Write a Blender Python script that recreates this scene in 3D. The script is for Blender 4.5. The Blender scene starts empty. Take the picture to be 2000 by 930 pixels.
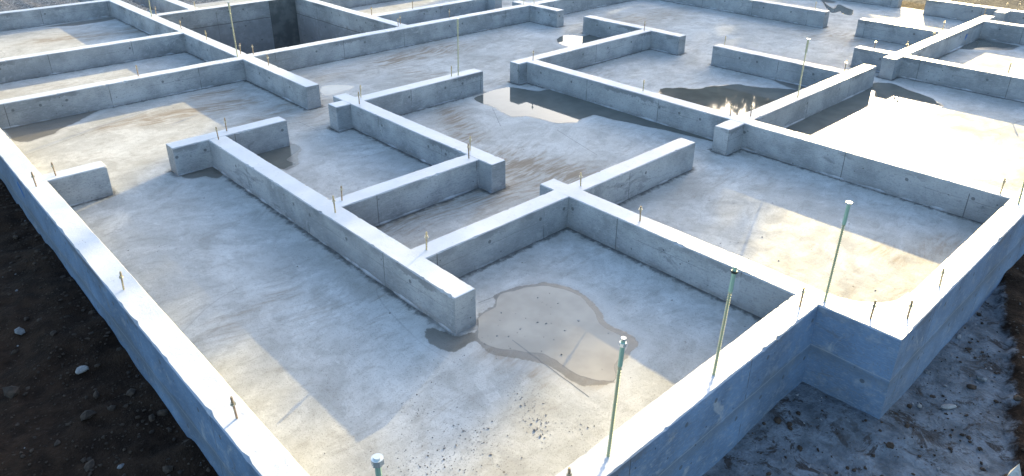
# house foundation: concrete walls on a slab, bolts, rods and puddles
PUDDLES={'front': [(0.013, -0.611), (0.092, -0.533), (0.146, -0.488), (0.196, -0.471), (0.245, -0.474), (0.273, -0.479), (0.321, -0.435), (0.369, -0.405), (0.422, -0.401), (0.464, -0.416), (0.526, -0.427), (0.58, -0.461), (0.639, -0.5), (0.679, -0.553), (0.697, -0.609), (0.705, -0.678), (0.702, -0.751), (0.686, -0.825), (0.663, -0.897), (0.627, -0.947), (0.59, -0.995), (0.58, -1.052), (0.582, -1.106), (0.574, -1.163), (0.547, -1.213), (0.476, -1.257), (0.406, -1.28), (0.34, -1.304), (0.3, -1.35), (0.257, -1.359), (0.207, -1.318), (0.171, -1.246), (0.159, -1.18), (0.165, -1.102), (0.16, -1.022), (0.138, -0.949), (0.097, -0.893), (0.059, -0.834), (0.008, -0.768), (-0.009, -0.704), (-0.01, -0.646)], 'middle': [(2.713, 2.586), (2.895, 2.637), (3.029, 2.663), (3.209, 2.651), (3.285, 2.607), (3.329, 2.489), (3.395, 2.315), (3.553, 2.234), (3.585, 1.811), (3.578, 1.383), (3.596, 0.94), (3.6, 0.579), (3.623, 0.242), (3.51, 0.168), (3.489, 0.275), (3.456, 0.449), (3.434, 0.637), (3.381, 0.838), (3.352, 1.002), (3.299, 1.151), (3.287, 1.306), (3.266, 1.388), (3.182, 1.382), (3.08, 1.393), (2.977, 1.347), (2.9, 1.397), (2.809, 1.481), (2.79, 1.638), (2.742, 1.806), (2.619, 1.898), (2.652, 2.1), (2.699, 2.276), (2.68, 2.407)], 'fivex': [(5.278, 3.821), (5.397, 3.875), (5.496, 3.909), (5.583, 3.872), (5.677, 3.704), (5.913, 3.7), (5.902, 3.5), (5.8, 3.228), (5.484, 3.054), (5.159, 3.13), (5.099, 3.367), (5.099, 3.479), (5.125, 3.607), (5.183, 3.71)], 'nook': [(0.306, 2.68), (0.466, 2.712), (0.636, 2.689), (0.673, 2.655), (0.654, 2.572), (0.611, 2.512), (0.544, 2.461), (0.452, 2.405), (0.449, 2.346), (0.457, 2.263), (0.401, 2.255), (0.315, 2.232), (0.283, 2.349), (0.293, 2.536)], 'small': [(1.737, 4.048), (1.817, 4.053), (1.901, 4.029), (1.954, 3.955), (1.994, 3.891), (2.001, 3.807), (1.931, 3.768), (1.841, 3.749), (1.701, 3.728), (1.617, 3.733), (1.604, 3.818)], 'far': [(10.721, 2.654), (10.436, 2.424), (10.219, 2.214), (10.51, 2.298), (10.642, 2.298), (10.433, 2.078), (10.301, 1.915), (9.924, 1.771), (9.895, 1.849), (9.963, 1.948), (10.091, 2.05), (9.922, 2.039), (9.899, 2.113), (10.283, 2.386)], 'corner': [(8.917, -0.141), (9.183, -0.157), (9.507, -0.139), (9.664, -0.161), (9.637, -0.337), (9.638, -0.494), (9.645, -0.615), (9.555, -0.609), (9.358, -0.542), (9.317, -0.431), (9.204, -0.365), (9.091, -0.3), (8.94, -0.272)], 'room': [(4.389, 1.418), (4.472, 1.445), (4.541, 1.433), (4.584, 1.368), (4.675, 1.337), (4.711, 1.226), (4.811, 1.16), (4.902, 1.154), (4.987, 1.13), (5.046, 1.075), (5.14, 1.042), (5.243, 0.975), (5.276, 0.865), (5.351, 0.718), (5.46, 0.566), (5.542, 0.415), (5.592, 0.1), (4.6, 0.047), (3.691, 0.047), (3.691, 0.6), (3.691, 1.0)], 'white': [(3.692, -0.106), (5.0, -0.106), (6.181, -0.067), (6.341, -0.055), (6.464, -0.061), (6.529, -0.12), (6.574, -0.188), (6.518, -0.323), (6.444, -0.461), (6.376, -0.647), (6.192, -0.856), (6.137, -0.895), (5.962, -0.847), (5.749, -0.825), (5.705, -0.742), (5.678, -0.652), (5.551, -0.601), (5.451, -0.616), (5.271, -0.738), (5.243, -0.87), (5.293, -0.993), (5.353, -1.088), (5.378, -1.148), (5.368, -1.233), (5.323, -1.302), (5.172, -1.395), (5.14, -1.469), (5.143, -1.539), (5.075, -1.577), (4.976, -1.615), (4.976, -1.664), (4.97, -1.706), (4.843, -1.774), (4.683, -1.805), (4.569, -1.816), (4.49, -1.771), (4.439, -1.71), (4.411, -1.641), (4.394, -1.568), (4.389, -1.49), (3.692, -1.45), (3.692, -0.8)]}
WET={'a': [(-0.012, -0.644), (-0.035, -0.692), (-0.043, -0.763), (-0.02, -0.82), (0.02, -0.875), (0.055, -0.937), (0.092, -0.994), (0.117, -1.063), (0.123, -1.142), (0.114, -1.221), (0.13, -1.283), (0.186, -1.336), (0.254, -1.372), (0.304, -1.354), (0.347, -1.311), (0.422, -1.294), (0.5, -1.279), (0.594, -1.257), (0.622, -1.207), (0.624, -1.126), (0.612, -1.062), (0.622, -0.998), (0.671, -0.933), (0.705, -0.857), (0.738, -0.747), (0.737, -0.614), (0.66, -0.479), (0.472, -0.393), (0.391, -0.38), (0.335, -0.388), (0.309, -0.439), (0.276, -0.467), (0.21, -0.456), (0.178, -0.469), (0.15, -0.457)], 'b': [(-0.189, -0.404), (-0.15, -0.362), (-0.133, -0.391), (-0.119, -0.443), (-0.086, -0.55), (0.01, -0.576), (0.051, -0.614), (0.01, -0.64), (-0.059, -0.626), (-0.17, -0.639), (-0.21, -0.559), (-0.223, -0.486)], 'c': [(-1.142, 4.858), (-0.884, 4.869), (-0.571, 4.865), (-0.309, 4.857), (-0.398, 4.811), (-0.476, 4.736), (-0.586, 4.636), (-0.743, 4.547), (-0.845, 4.418), (-0.949, 4.406), (-1.06, 4.351), (-1.114, 4.401), (-1.146, 4.481)], 'd': [(0.263, 9.391), (0.573, 9.433), (1.195, 9.453), (1.217, 9.283), (1.01, 9.227), (0.831, 9.199), (0.645, 9.182), (0.524, 9.245)], 'e': [(-0.357, 2.653), (-0.074, 2.723), (-0.081, 2.625), (-0.099, 2.443), (-0.151, 2.421), (-0.197, 2.533), (-0.304, 2.548)], 'f': [(5.739, 0.822), (5.779, 0.702), (5.73, 0.397), (5.558, 0.4), (5.581, 0.533), (5.642, 0.691)], 'g': [(8.857, -0.161), (9.246, -0.137), (9.721, -0.131), (9.639, -0.648), (9.31, -0.646), (9.062, -0.383)], 'h': [(10.325, 2.406), (10.178, 2.194), (10.636, 2.304), (10.433, 2.078), (10.342, 1.934), (9.924, 1.771), (9.924, 1.929), (10.091, 2.05), (9.922, 2.039), (9.887, 2.125)], 'i': [(10.909, 2.802), (10.849, 2.476), (10.645, 2.416), (10.645, 2.598)], 'j': [(0.306, 2.68), (0.684, 2.628), (0.652, 2.524), (0.55, 2.408), (0.462, 2.229), (0.341, 2.194)], 'k': [(5.125, -1.753), (5.285, -1.737), (5.25, -1.771), (5.189, -1.779)], 'l': [(4.665, -1.818), (4.843, -1.774), (4.82, -1.828), (4.74, -1.858)]}
DIRT=[((-0.062, 4.215), (0.84, 4.138), 0.9, 0.22), ((-0.459, 4.287), (0.158, 4.28), 0.7, 0.12), ((2.298, 2.468), (1.926, 1.765), 0.8, 0.16), ((1.817, 1.042), (1.988, 0.492), 1.0, 0.25), ((1.436, 1.0), (1.884, 0.801), 0.8, 0.2), ((2.903, 4.432), (3.918, 4.479), 0.8, 0.3), ((1.994, 4.354), (2.931, 4.472), 0.5, 0.25), ((0.557, 4.631), (0.873, 4.585), 0.8, 0.15), ((6.059, 3.827), (7.651, 3.824), 0.6, 0.4), ((0.346, 0.852), (1.702, 0.618), 0.8, 0.22), ((1.417, 8.256), (0.113, 8.393), 0.7, 0.3), ((1.429, 3.598), (1.037, 3.107), 0.4, 0.2), ((2.632, -1.712), (2.543, -1.815), 0.7, 0.12), ((2.727, -1.939), (3.076, -1.978), 0.5, 0.12), ((-0.954, 0.384), (-0.548, 0.505), 0.35, 0.1), ((8.389, 1.715), (8.325, 0.935), 0.5, 0.4), ((10.022, 0.459), (9.172, 0.367), 0.4, 0.3), ((0.409, -0.88), (0.409, -0.88), 0, 0.1), ((2.151, -2.033), (1.874, -1.814), 0.35, 0.15), ((2.776, 3.93), (2.913, 3.515), 0.4, 0.2), ((0.537, 3.372), (1.437, 3.825), 0.6, 0.2), ((1.125, 0.701), (0.553, 0.769), 0.5, 0.1), ((-0.058, -0.76), (0.041, -1.082), 0.8, 0.08), ((0.041, -1.082), (0.205, -1.353), 0.7, 0.06)]
GRIT=[((-0.098, -1.113), (-0.192, -1.227), 60, 0.05), ((-0.213, -1.231), (-0.221, -1.342), 90, 0.05), ((-0.229, -1.334), (-0.298, -1.438), 50, 0.03), ((-0.523, -1.128), (-0.505, -1.233), 120, 0.07), ((-0.72, -1.097), (-0.727, -1.253), 170, 0.12), ((-0.565, -0.832), (-0.569, -0.877), 40, 0.04), ((-0.613, -0.835), (-0.225, -0.665), 60, 0.05), ((-0.722, -1.137), (-0.704, -1.294), 110, 0.09), ((-0.151, -1.407), (-0.083, -1.537), 40, 0.08), ((1.374, -1.197), (1.001, -1.803), 40, 0.3), ((1.906, -1.18), (1.7, -1.337), 14, 0.08), ((0.078, 0.697), (0.654, -0.199), 30, 0.5), ((-0.133, 1.294), (-0.036, 0.9), 30, 0.3), ((4.725, 1.582), (1.727, 0.946), 30, 0.8), ((2.082, -0.959), (1.842, -1.028), 8, 0.1), ((-0.802, 1.607), (-0.854, 1.559), 14, 0.1), ((3.022, -1.401), (2.101, -1.87), 20, 0.3), ((0.204, -0.485), (0.407, -1.251), 40, 0.2), ((0.01, -0.64), (0.041, -0.853), 30, 0.05)]
INK=[((-1.203, 3.99), (0.364, 4.62)), ((2.645, 2.216), (2.349, 1.767)), ((2.675, 1.333), (2.479, 0.666)), ((0.99, 3.19), (1.002, 2.833)), ((0.22, -0.371), (0.343, -0.388)), ((0.083, -1.359), (0.121, -0.768)), ((2.324, 0.396), (2.325, 0.181))]
RODS=[([0.401, -1.827], [0.417, -1.842, 0.58]), ([1.365, -1.891], [1.374, -1.9, 0.59]), ([-0.341, -1.821], [-0.325, -1.836, 0.575]), ([2.635, 2.745], [2.643, 2.737, 0.596]), ([1.249, 5.018], [1.245, 5.022, 0.616]), ([1.315, 7.911], [1.341, 7.887, 0.58]), ([4.582, -0.055], [4.585, -0.057, 0.57]), ([3.485, -2.235], [3.462, -2.213, 0.58])]
EXPOSURE = 1.73
import bpy, bmesh, math, random
import numpy as np
from mathutils import Vector, Matrix
random.seed(7); rng = np.random.default_rng(7)
scene = bpy.context.scene
COL = scene.collection
R_ = math.radians
ZS = -0.238          # top of the slab (wall tops are z = 0)
ZG = -0.525          # ground outside
T = 0.075            # half thickness of the inner walls
TO = 0.072
SUN_AZ, SUN_EL = R_(21.5), R_(14.65)

# ------------------------------------------------------------------ helpers
def link(o): COL.objects.link(o); return o
def tag(o, label=None, cat=None, group=None, kind=None):
    if label: o['label'] = label
    if cat: o['category'] = cat
    if group: o['group'] = group
    if kind: o['kind'] = kind
    return o
def mesh_obj(name, verts, faces, mat, parent=None, loc=(0, 0, 0), smooth=False):
    me = bpy.data.meshes.new(name)
    lx, ly, lz = loc
    me.from_pydata([(x-lx, y-ly, z-lz) for x, y, z in verts], [], faces)
    if mat: me.materials.append(mat)
    if smooth:
        me.polygons.foreach_set('use_smooth', [True]*len(me.polygons))
    me.update()
    o = link(bpy.data.objects.new(name, me))
    o.location = loc
    if parent is not None:
        o.parent = parent
        o.location = (lx-parent.location.x, ly-parent.location.y, lz-parent.location.z)
    return o
def smoothnoise(n, step, amp, seed):
    r = np.random.default_rng(seed)
    m = int(n/step)+4
    k = r.uniform(-1, 1, m)
    t = np.arange(n)/step
    i = t.astype(int); f = t-i; f = f*f*(3-2*f)
    return amp*(k[i]*(1-f)+k[i+1]*f)

# ------------------------------------------------------------------ materials
class NT:
    def __init__(s, name):
        s.m = bpy.data.materials.new(name); s.m.use_nodes = True
        s.t = s.m.node_tree; s.n = s.t.nodes; s.n.clear()
        s.out = s.n.new('ShaderNodeOutputMaterial')
        s.b = s.n.new('ShaderNodeBsdfPrincipled')
        s.l(s.b.outputs[0], s.out.inputs[0])
    def l(s, a, b): s.t.links.new(a, b)
    def setin(s, sock, v):
        if isinstance(v, bpy.types.NodeSocket): s.l(v, sock)
        elif v is not None: sock.default_value = v
    def math(s, op, a, b=None, c=None, clamp=False):
        n = s.n.new('ShaderNodeMath'); n.operation = op; n.use_clamp = clamp
        s.setin(n.inputs[0], a); s.setin(n.inputs[1], b); s.setin(n.inputs[2], c)
        return n.outputs[0]
    def mix(s, f, a, b, blend='MIX'):
        n = s.n.new('ShaderNodeMix'); n.data_type = 'RGBA'; n.blend_type = blend
        s.setin(n.inputs[0], f)
        for sock, v in ((n.inputs[6], a), (n.inputs[7], b)):
            s.setin(sock, v if isinstance(v, bpy.types.NodeSocket) else (*v, 1))
        return n.outputs[2]
    def mixf(s, f, a, b):
        n = s.n.new('ShaderNodeMix'); n.data_type = 'FLOAT'
        s.setin(n.inputs[0], f); s.setin(n.inputs[2], a); s.setin(n.inputs[3], b)
        return n.outputs[0]
    def ss(s, v, a, b, lo=0., hi=1.):
        n = s.n.new('ShaderNodeMapRange'); n.interpolation_type = 'SMOOTHSTEP'
        s.setin(n.inputs[0], v); s.setin(n.inputs[1], a); s.setin(n.inputs[2], b)
        n.inputs[3].default_value = lo; n.inputs[4].default_value = hi
        return n.outputs[0]
    def noise(s, vec, scale, detail=3, rough=.55, dist=0.):
        n = s.n.new('ShaderNodeTexNoise')
        s.setin(n.inputs['Vector'], vec); n.inputs['Scale'].default_value = scale
        n.inputs['Detail'].default_value = detail; n.inputs['Roughness'].default_value = rough
        n.inputs['Distortion'].default_value = dist
        return n.outputs[0]
    def voro(s, vec, scale, feat='F1', out='Distance'):
        n = s.n.new('ShaderNodeTexVoronoi'); n.feature = feat
        s.setin(n.inputs['Vector'], vec); n.inputs['Scale'].default_value = scale
        return n.outputs[out]
    def white(s, vec):
        n = s.n.new('ShaderNodeTexWhiteNoise'); n.noise_dimensions = '3D'
        s.l(vec, n.inputs['Vector']); return n.outputs[0]
    def comb(s, x, y, z):
        n = s.n.new('ShaderNodeCombineXYZ')
        for i, v in enumerate((x, y, z)): s.setin(n.inputs[i], v)
        return n.outputs[0]
    def sep(s, v):
        n = s.n.new('ShaderNodeSeparateXYZ'); s.l(v, n.inputs[0]); return n.outputs
    def geo(s): return s.n.new('ShaderNodeNewGeometry').outputs
    def attr(s, name):
        n = s.n.new('ShaderNodeAttribute'); n.attribute_name = name; return n.outputs['Fac']
    def vscale(s, v, k):
        n = s.n.new('ShaderNodeVectorMath'); n.operation = 'MULTIPLY'
        s.l(v, n.inputs[0]); n.inputs[1].default_value = k; return n.outputs[0]
    def bump(s, h, strength, dist, prev=None):
        n = s.n.new('ShaderNodeBump'); n.inputs['Strength'].default_value = strength
        n.inputs['Distance'].default_value = dist; s.l(h, n.inputs['Height'])
        if prev is not None: s.l(prev, n.inputs['Normal'])
        return n.outputs[0]
    def fin(s, color=None, rough=None, normal=None, **kw):
        if color is not None:
            s.setin(s.b.inputs['Base Color'], color if isinstance(color, bpy.types.NodeSocket) else (*color, 1))
        s.setin(s.b.inputs['Roughness'], rough)
        if normal is not None: s.l(normal, s.b.inputs['Normal'])
        for k, v in kw.items(): s.setin(s.b.inputs[k.replace('_', ' ')], v)
        return s.m

def wall_material(name, outer=False):
    k = NT(name); g = k.geo(); P = k.sep(g['Position']); N = k.sep(g['True Normal'])
    ax = k.math('GREATER_THAN', k.math('ABSOLUTE', N[0]), .7)
    u = k.mixf(ax, P[0], P[1]); w = k.mixf(ax, P[1], P[0]); z = P[2]
    top = k.ss(N[2], .55, .8)
    v = k.comb(u, z, k.math('MULTIPLY', w, 3.1))
    streak = k.noise(k.vscale(v, (2.2, 60, 2.2)), 1.6, 3)
    blotch = k.noise(v, 2.6, 4, .6)
    mott = k.noise(v, 11, 4, .65)
    fine = k.noise(v, 95, 2, .6)
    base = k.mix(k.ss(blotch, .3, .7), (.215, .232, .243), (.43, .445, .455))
    if outer: base = k.mix(1., base, (.36, .62, .98), 'MULTIPLY')  # blue skylit shade of the outward faces is put into the colour
    base = k.mix(k.math('MULTIPLY', k.ss(streak, .54, .74), .28), base, (.19, .21, .225))
    base = k.mix(k.math('MULTIPLY', k.ss(mott, .52, .75), .45), base, (.46, .47, .475))
    base = k.mix(k.math('MULTIPLY', k.ss(fine, .52, .72), .5), base, (.15, .16, .17))
    grain = k.noise(k.vscale(v, (14, 70, 14)), 2.2, 3, .65)
    base = k.mix(k.math('MULTIPLY', k.ss(grain, .54, .70), .42), base, (.15, .16, .172))
    base = k.mix(k.math('MULTIPLY', k.ss(grain, .46, .34), .35), base, (.50, .51, .515))
    eff = k.math('MULTIPLY', k.ss(k.noise(v, 4.2, 5, .7, .8), .60, .68), .5)
    base = k.mix(eff, base, (.50, .51, .515))
    drk = k.math('MULTIPLY', k.ss(k.noise(k.vscale(v, (1., 1.8, 1.)), 3.1, 5, .75, .5), .60, .68), .5)
    base = k.mix(drk, base, (.13, .138, .146))
    # damp grey bleeding down from the top edge, ragged
    rag = k.noise(v, 28, 4, .7)
    edge = k.math('ADD', k.ss(z, -.11, -.002), k.math('ADD', k.math('MULTIPLY', k.math('SUBTRACT', mott, .5), 1.1), k.math('MULTIPLY', k.math('SUBTRACT', rag, .5), 1.3)))
    gate = k.ss(k.noise(v, 1.7, 2), .52, .62)
    edge = k.math('MULTIPLY', k.ss(edge, .58, .72), gate)
    base = k.mix(k.math('MULTIPLY', edge, .62), base, (.12, .128, .137))
    # dirt line along the foot
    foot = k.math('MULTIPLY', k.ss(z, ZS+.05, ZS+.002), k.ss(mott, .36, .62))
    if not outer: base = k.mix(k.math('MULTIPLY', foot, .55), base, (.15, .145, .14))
    # form panel joints
    hsh = k.white(k.comb(k.math('FLOOR', k.math('MULTIPLY', w, 4)), 3.3, 1.7))
    fu = k.math('FRACT', k.math('ADD', k.math('DIVIDE', u, .915), hsh))
    jd = k.math('MULTIPLY', k.math('ABSOLUTE', k.math('SUBTRACT', fu, .5)), .915)
    joint = k.math('MULTIPLY', k.ss(jd, .0045, .0015), k.ss(k.noise(v, 7, 2), .36, .5))
    panel = k.math('MULTIPLY', k.white(k.comb(k.math('FLOOR', k.math('ADD', k.math('DIVIDE', u, .915), k.math('ADD', hsh, .5))), k.math('FLOOR', k.math('MULTIPLY', w, 4)), 1.)), 1.)
    base = k.mix(k.math('MULTIPLY', panel, .30), base, (.22, .23, .24))
    base = k.mix(k.math('MULTIPLY', joint, .8), base, (.08, .085, .09))
    # horizontal cold joint / board marks
    hz = k.math('ADD', z, k.math('MULTIPLY', k.math('SUBTRACT', k.noise(k.comb(u, w, 0.), 3., 2), .5), .02))
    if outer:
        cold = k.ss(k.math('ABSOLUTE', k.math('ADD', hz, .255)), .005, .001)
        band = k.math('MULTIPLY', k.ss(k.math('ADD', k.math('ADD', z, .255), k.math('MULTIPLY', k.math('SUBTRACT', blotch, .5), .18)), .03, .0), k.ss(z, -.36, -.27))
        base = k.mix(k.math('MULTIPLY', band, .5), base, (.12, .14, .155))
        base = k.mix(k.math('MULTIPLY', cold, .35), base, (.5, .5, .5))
    else:
        cold = k.math('MULTIPLY', k.ss(k.math('ABSOLUTE', k.math('ADD', hz, .10)), .0025, .0008), k.ss(k.noise(v, 1.6, 1), .52, .56))
        base = k.mix(k.math('MULTIPLY', cold, .6), base, (.12, .12, .125))
        deep = k.ss(k.math('ABSOLUTE', k.math('ADD', k.math('ADD', hz, .255), 0)), .010, .003)
        base = k.mix(k.math('MULTIPLY', deep, .8), base, (.09, .095, .10))
        base = k.mix(k.math('MULTIPLY', k.ss(z, -.25, -.29), .55), base, (.20, .215, .23))
    # round form-tie marks
    cu = k.math('DIVIDE', u, .23); cz = k.math('DIVIDE', k.math('ADD', z, .205), .25)
    fu2 = k.math('MULTIPLY', k.math('SUBTRACT', k.math('FRACT', cu), .5), .23)
    fz2 = k.math('MULTIPLY', k.math('SUBTRACT', k.math('FRACT', cz), .5), .25)
    rad = k.math('SQRT', k.math('ADD', k.math('MULTIPLY', fu2, fu2), k.math('MULTIPLY', fz2, fz2)))
    cell = k.white(k.comb(k.math('FLOOR', cu), k.math('FLOOR', cz), k.math('FLOOR', k.math('MULTIPLY', w, 7))))
    cone = k.math('MULTIPLY', k.ss(rad, .0145, .0115), k.math('GREATER_THAN', cell, .66 if not outer else .42))
    base = k.mix(k.math('MULTIPLY', cone, .75), base, (.085, .093, .10))
    # bug holes
    bv = k.voro(v, 16); bh = k.math('MULTIPLY', k.ss(bv, .12, .06), k.ss(k.noise(v, 3.3, 2), .45, .55))
    base = k.mix(k.math('MULTIPLY', bh, .75), base, (.06, .063, .068))
    bv2 = k.voro(k.vscale(v, (1, 1.3, 1)), 46); bh2 = k.math('MULTIPLY', k.ss(bv2, .13, .06), k.ss(k.noise(v, 4.7, 2), .5, .6))
    base = k.mix(k.math('MULTIPLY', bh2, .6), base, (.09, .093, .098))
    # white levelling screed on the tops
    tp = g['Position']
    tn = k.noise(tp, 3.2, 4, .6)
    tcol = k.mix(k.ss(tn, .35, .7), (.58, .605, .63), (.69, .71, .73))
    tcol = k.mix(k.math('MULTIPLY', k.ss(k.noise(tp, 26, 3), .60, .72), .28), tcol, (.42, .41, .39))
    sp = k.math('MULTIPLY', k.ss(k.voro(tp, 21), .085, .045), k.ss(k.noise(tp, 4.1, 2), .54, .6))
    tcol = k.mix(k.math('MULTIPLY', sp, .8), tcol, (.14, .12, .10))
    dirty = k.math('MULTIPLY', k.ss(k.noise(tp, 1.3, 3), .62, .72), .3)
    tcol = k.mix(dirty, tcol, (.42, .39, .34))
    col = k.mix(top, base, tcol)
    ht = k.math('SUBTRACT', k.math('ADD', k.math('ADD', k.math('MULTIPLY', fine, .35), k.math('MULTIPLY', grain, .3)), k.math('MULTIPLY', mott, .5)), k.math('ADD', k.math('MULTIPLY', bh, .9), k.math('MULTIPLY', k.math('MULTIPLY', joint, k.math('SUBTRACT', 1., top)), .8)))
    tr = k.noise(k.vscale(tp, (6, 6, 6)), 3., 4, .6, 1.)
    ht = k.math('ADD', ht, k.math('MULTIPLY', k.math('MULTIPLY', tr, top), .6))
    nb = k.bump(ht, .5, .006)
    rough = k.mixf(top, .72, k.mixf(k.ss(tn, .4, .7), .40, .52))
    return k.fin(col, rough, nb)

def slab_material():
    k = NT('slab_concrete'); g = k.geo(); P = g['Position']
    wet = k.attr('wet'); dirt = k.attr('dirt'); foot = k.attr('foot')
    n1 = k.noise(P, 1.1, 4, .6); n2 = k.noise(P, 5.5, 4, .6, .6); n3 = k.noise(P, 24, 3, .65); n4 = k.noise(P, 150, 2, .7)
    # swirled trowel and brush marks
    sw = k.n.new('ShaderNodeTexNoise'); k.l(P, sw.inputs['Vector']); sw.inputs['Scale'].default_value = .55; sw.inputs['Detail'].default_value = 2
    wv = k.n.new('ShaderNodeVectorMath'); wv.operation = 'MULTIPLY_ADD'
    k.l(sw.outputs['Color'], wv.inputs[0]); wv.inputs[1].default_value = (.9, .9, 0); k.l(P, wv.inputs[2])
    st = k.noise(k.vscale(wv.outputs[0], (3, 17, 1)), 1.6, 5, .62)
    st2 = k.noise(k.vscale(wv.outputs[0], (30, 5, 1)), 1.9, 4, .6)
    col = k.mix(k.ss(n1, .3, .7), (.44, .442, .418), (.58, .582, .555))
    col = k.mix(k.math('MULTIPLY', k.ss(n2, .42, .75), .60), col, (.375, .368, .34))
    col = k.mix(k.math('MULTIPLY', k.ss(st, .50, .78), .34), col, (.40, .385, .35))
    col = k.mix(k.math('MULTIPLY', k.ss(st2, .56, .75), .28), col, (.72, .72, .69))
    n5 = k.noise(P, 2.6, 5, .7, 1.2)
    col = k.mix(k.math('MULTIPLY', k.ss(n5, .50, .66), .42), col, (.30, .288, .255))
    col = k.mix(k.math('MULTIPLY', k.ss(n5, .46, .36), .30), col, (.74, .74, .71))
    n6 = k.noise(P, .75, 6, .68, 1.6)
    col = k.mix(k.math('MULTIPLY', k.ss(n6, .52, .62), .24), col, (.30, .298, .28))
    col = k.mix(k.math('MULTIPLY', k.ss(n6, .46, .38), .36), col, (.70, .70, .67))
    n7 = k.noise(k.vscale(wv.outputs[0], (2.2, 5, 1)), 3.2, 6, .72, .4)
    col = k.mix(k.math('MULTIPLY', k.ss(n7, .53, .66), .34), col, (.27, .26, .235))
    col = k.mix(k.math('MULTIPLY', k.ss(n3, .52, .72), .36), col, (.34, .335, .31))
    col = k.mix(k.math('MULTIPLY', k.ss(n4, .54, .70), .55), col, (.18, .172, .155))
    # brown silt dried in drifts
    dd = k.math('MULTIPLY', dirt, k.math('ADD', .25, k.math('MULTIPLY', k.ss(st, .35, .68), 1.15)))
    dd = k.math('ADD', dd, k.math('MULTIPLY', k.ss(k.math('ADD', k.math('MULTIPLY', n1, .6), k.math('MULTIPLY', st, .5)), .60, .74), .30), clamp=True)
    col = k.mix(k.math('MULTIPLY', dd, .78), col, (.23, .175, .115))
    # small dark droppings
    sp = k.math('MULTIPLY', k.ss(k.voro(P, 7), .055, .035), k.ss(k.noise(P, 1.7, 2), .5, .58))
    col = k.mix(k.math('MULTIPLY', sp, .75), col, (.08, .07, .06))
    sp2 = k.math('MULTIPLY', k.ss(k.voro(P, 34), .12, .06), k.ss(k.noise(P, 2.3, 2), .55, .63))
    col = k.mix(k.math('MULTIPLY', sp2, .7), col, (.10, .09, .08))
    # hairline cracks
    cv = k.voro(wv.outputs[0], .55, 'DISTANCE_TO_EDGE'); crk = k.math('MULTIPLY', k.ss(cv, .0035, .001), k.ss(k.noise(P, .9, 2), .52, .6))
    col = k.mix(k.math('MULTIPLY', crk, .22), col, (.16, .15, .14))
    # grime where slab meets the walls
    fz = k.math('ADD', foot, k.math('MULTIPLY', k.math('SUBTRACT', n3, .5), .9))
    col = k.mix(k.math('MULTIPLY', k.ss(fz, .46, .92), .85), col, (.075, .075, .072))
    # wet and tide mark
    wn = k.math('ADD', wet, k.math('MULTIPLY', k.math('SUBTRACT', n3, .5), .03))
    wn = k.math('ADD', wn, k.math('MULTIPLY', k.math('SUBTRACT', n2, .5), .03))
    wm = k.math('ADD', k.math('MULTIPLY', k.ss(wn, -.05, -.012), .16), k.math('MULTIPLY', k.ss(wn, -.012, -.002), .84))
    wetcol = k.mix(.76, col, (.105, .092, .070))
    tide = k.math('MULTIPLY', k.ss(wn, -.13, -.06), .22)
    col = k.mix(tide, col, (.74, .73, .70))
    col = k.mix(wm, col, wetcol)
    h = k.math('ADD', k.math('ADD', k.math('MULTIPLY', n4, .30), k.math('MULTIPLY', n3, .5)), k.math('MULTIPLY', st, .35))
    nb = k.bump(h, .35, .006)
    rough = k.mixf(wm, k.mixf(k.ss(n2, .35, .7), .66, .80), .30)
    return k.fin(col, rough, nb, Specular_IOR_Level=k.mixf(wm, .18, .5))

def water_material(name, silt, rip):
    k = NT(name); g = k.geo()
    n = k.noise(g['Position'], 5, 3)
    n2 = k.noise(g['Position'], 38, 2)
    col = k.mix(k.ss(n, .3, .7), silt, tuple(c*1.25 for c in silt))
    nb = k.bump(n2, rip, .002)
    return k.fin(col, .035, nb, IOR=1.36)

def soil_material():
    k = NT('ground_soil'); g = k.geo(); P = g['Position']
    pale = k.attr('pale'); grav = k.attr('grav'); road = k.attr('road')
    n1 = k.noise(P, 1.6, 4, .6); n2 = k.noise(P, 9, 5, .65); n3 = k.noise(P, 55, 3, .7)
    dark = k.mix(k.ss(n2, .3, .7), (.015, .0085, .005), (.042, .024, .014))
    dark = k.mix(k.math('MULTIPLY', k.ss(k.voro(P, 30), .20, .10), k.ss(n1, .4, .6)), dark, (.055, .038, .026))
    dark = k.mix(k.math('MULTIPLY', k.ss(n3, .62, .75), .5), dark, (.085, .07, .06))
    sand = k.mix(k.ss(n2, .3, .72), (.095, .108, .12), (.235, .26, .285))
    sand = k.mix(k.math('MULTIPLY', k.ss(n3, .52, .7), .55), sand, (.12, .105, .09))
    clod = k.math('MULTIPLY', k.ss(k.noise(P, 6, 6, .78, .8), .51, .60), k.ss(n1, .36, .54))
    sand = k.mix(k.math('MULTIPLY', clod, .85), sand, (.045, .033, .025))
    pm = k.ss(k.math('ADD', pale, k.math('MULTIPLY', k.math('SUBTRACT', n2, .5), .9)), .38, .62)
    col = k.mix(pm, dark, sand)
    gv = k.mix(k.ss(k.voro(P, 26, out='Color'), .0, 1.), (.22, .21, .19), (.50, .47, .42))
    gv = k.mix(k.ss(k.voro(P, 26, 'DISTANCE_TO_EDGE'), .12, .02), gv, (.07, .07, .07))
    col = k.mix(k.ss(grav, .3, .7), col, gv)
    rd = k.mix(k.ss(n2, .3, .7), (.035, .042, .052), (.06, .068, .078))
    col = k.mix(k.ss(road, .3, .7), col, rd)
    nb = k.bump(k.math('ADD', k.math('MULTIPLY', n2, .8), k.math('MULTIPLY', n3, .4)), .9, .03)
    return k.fin(col, .95, nb, Specular_IOR_Level=.15)

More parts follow.
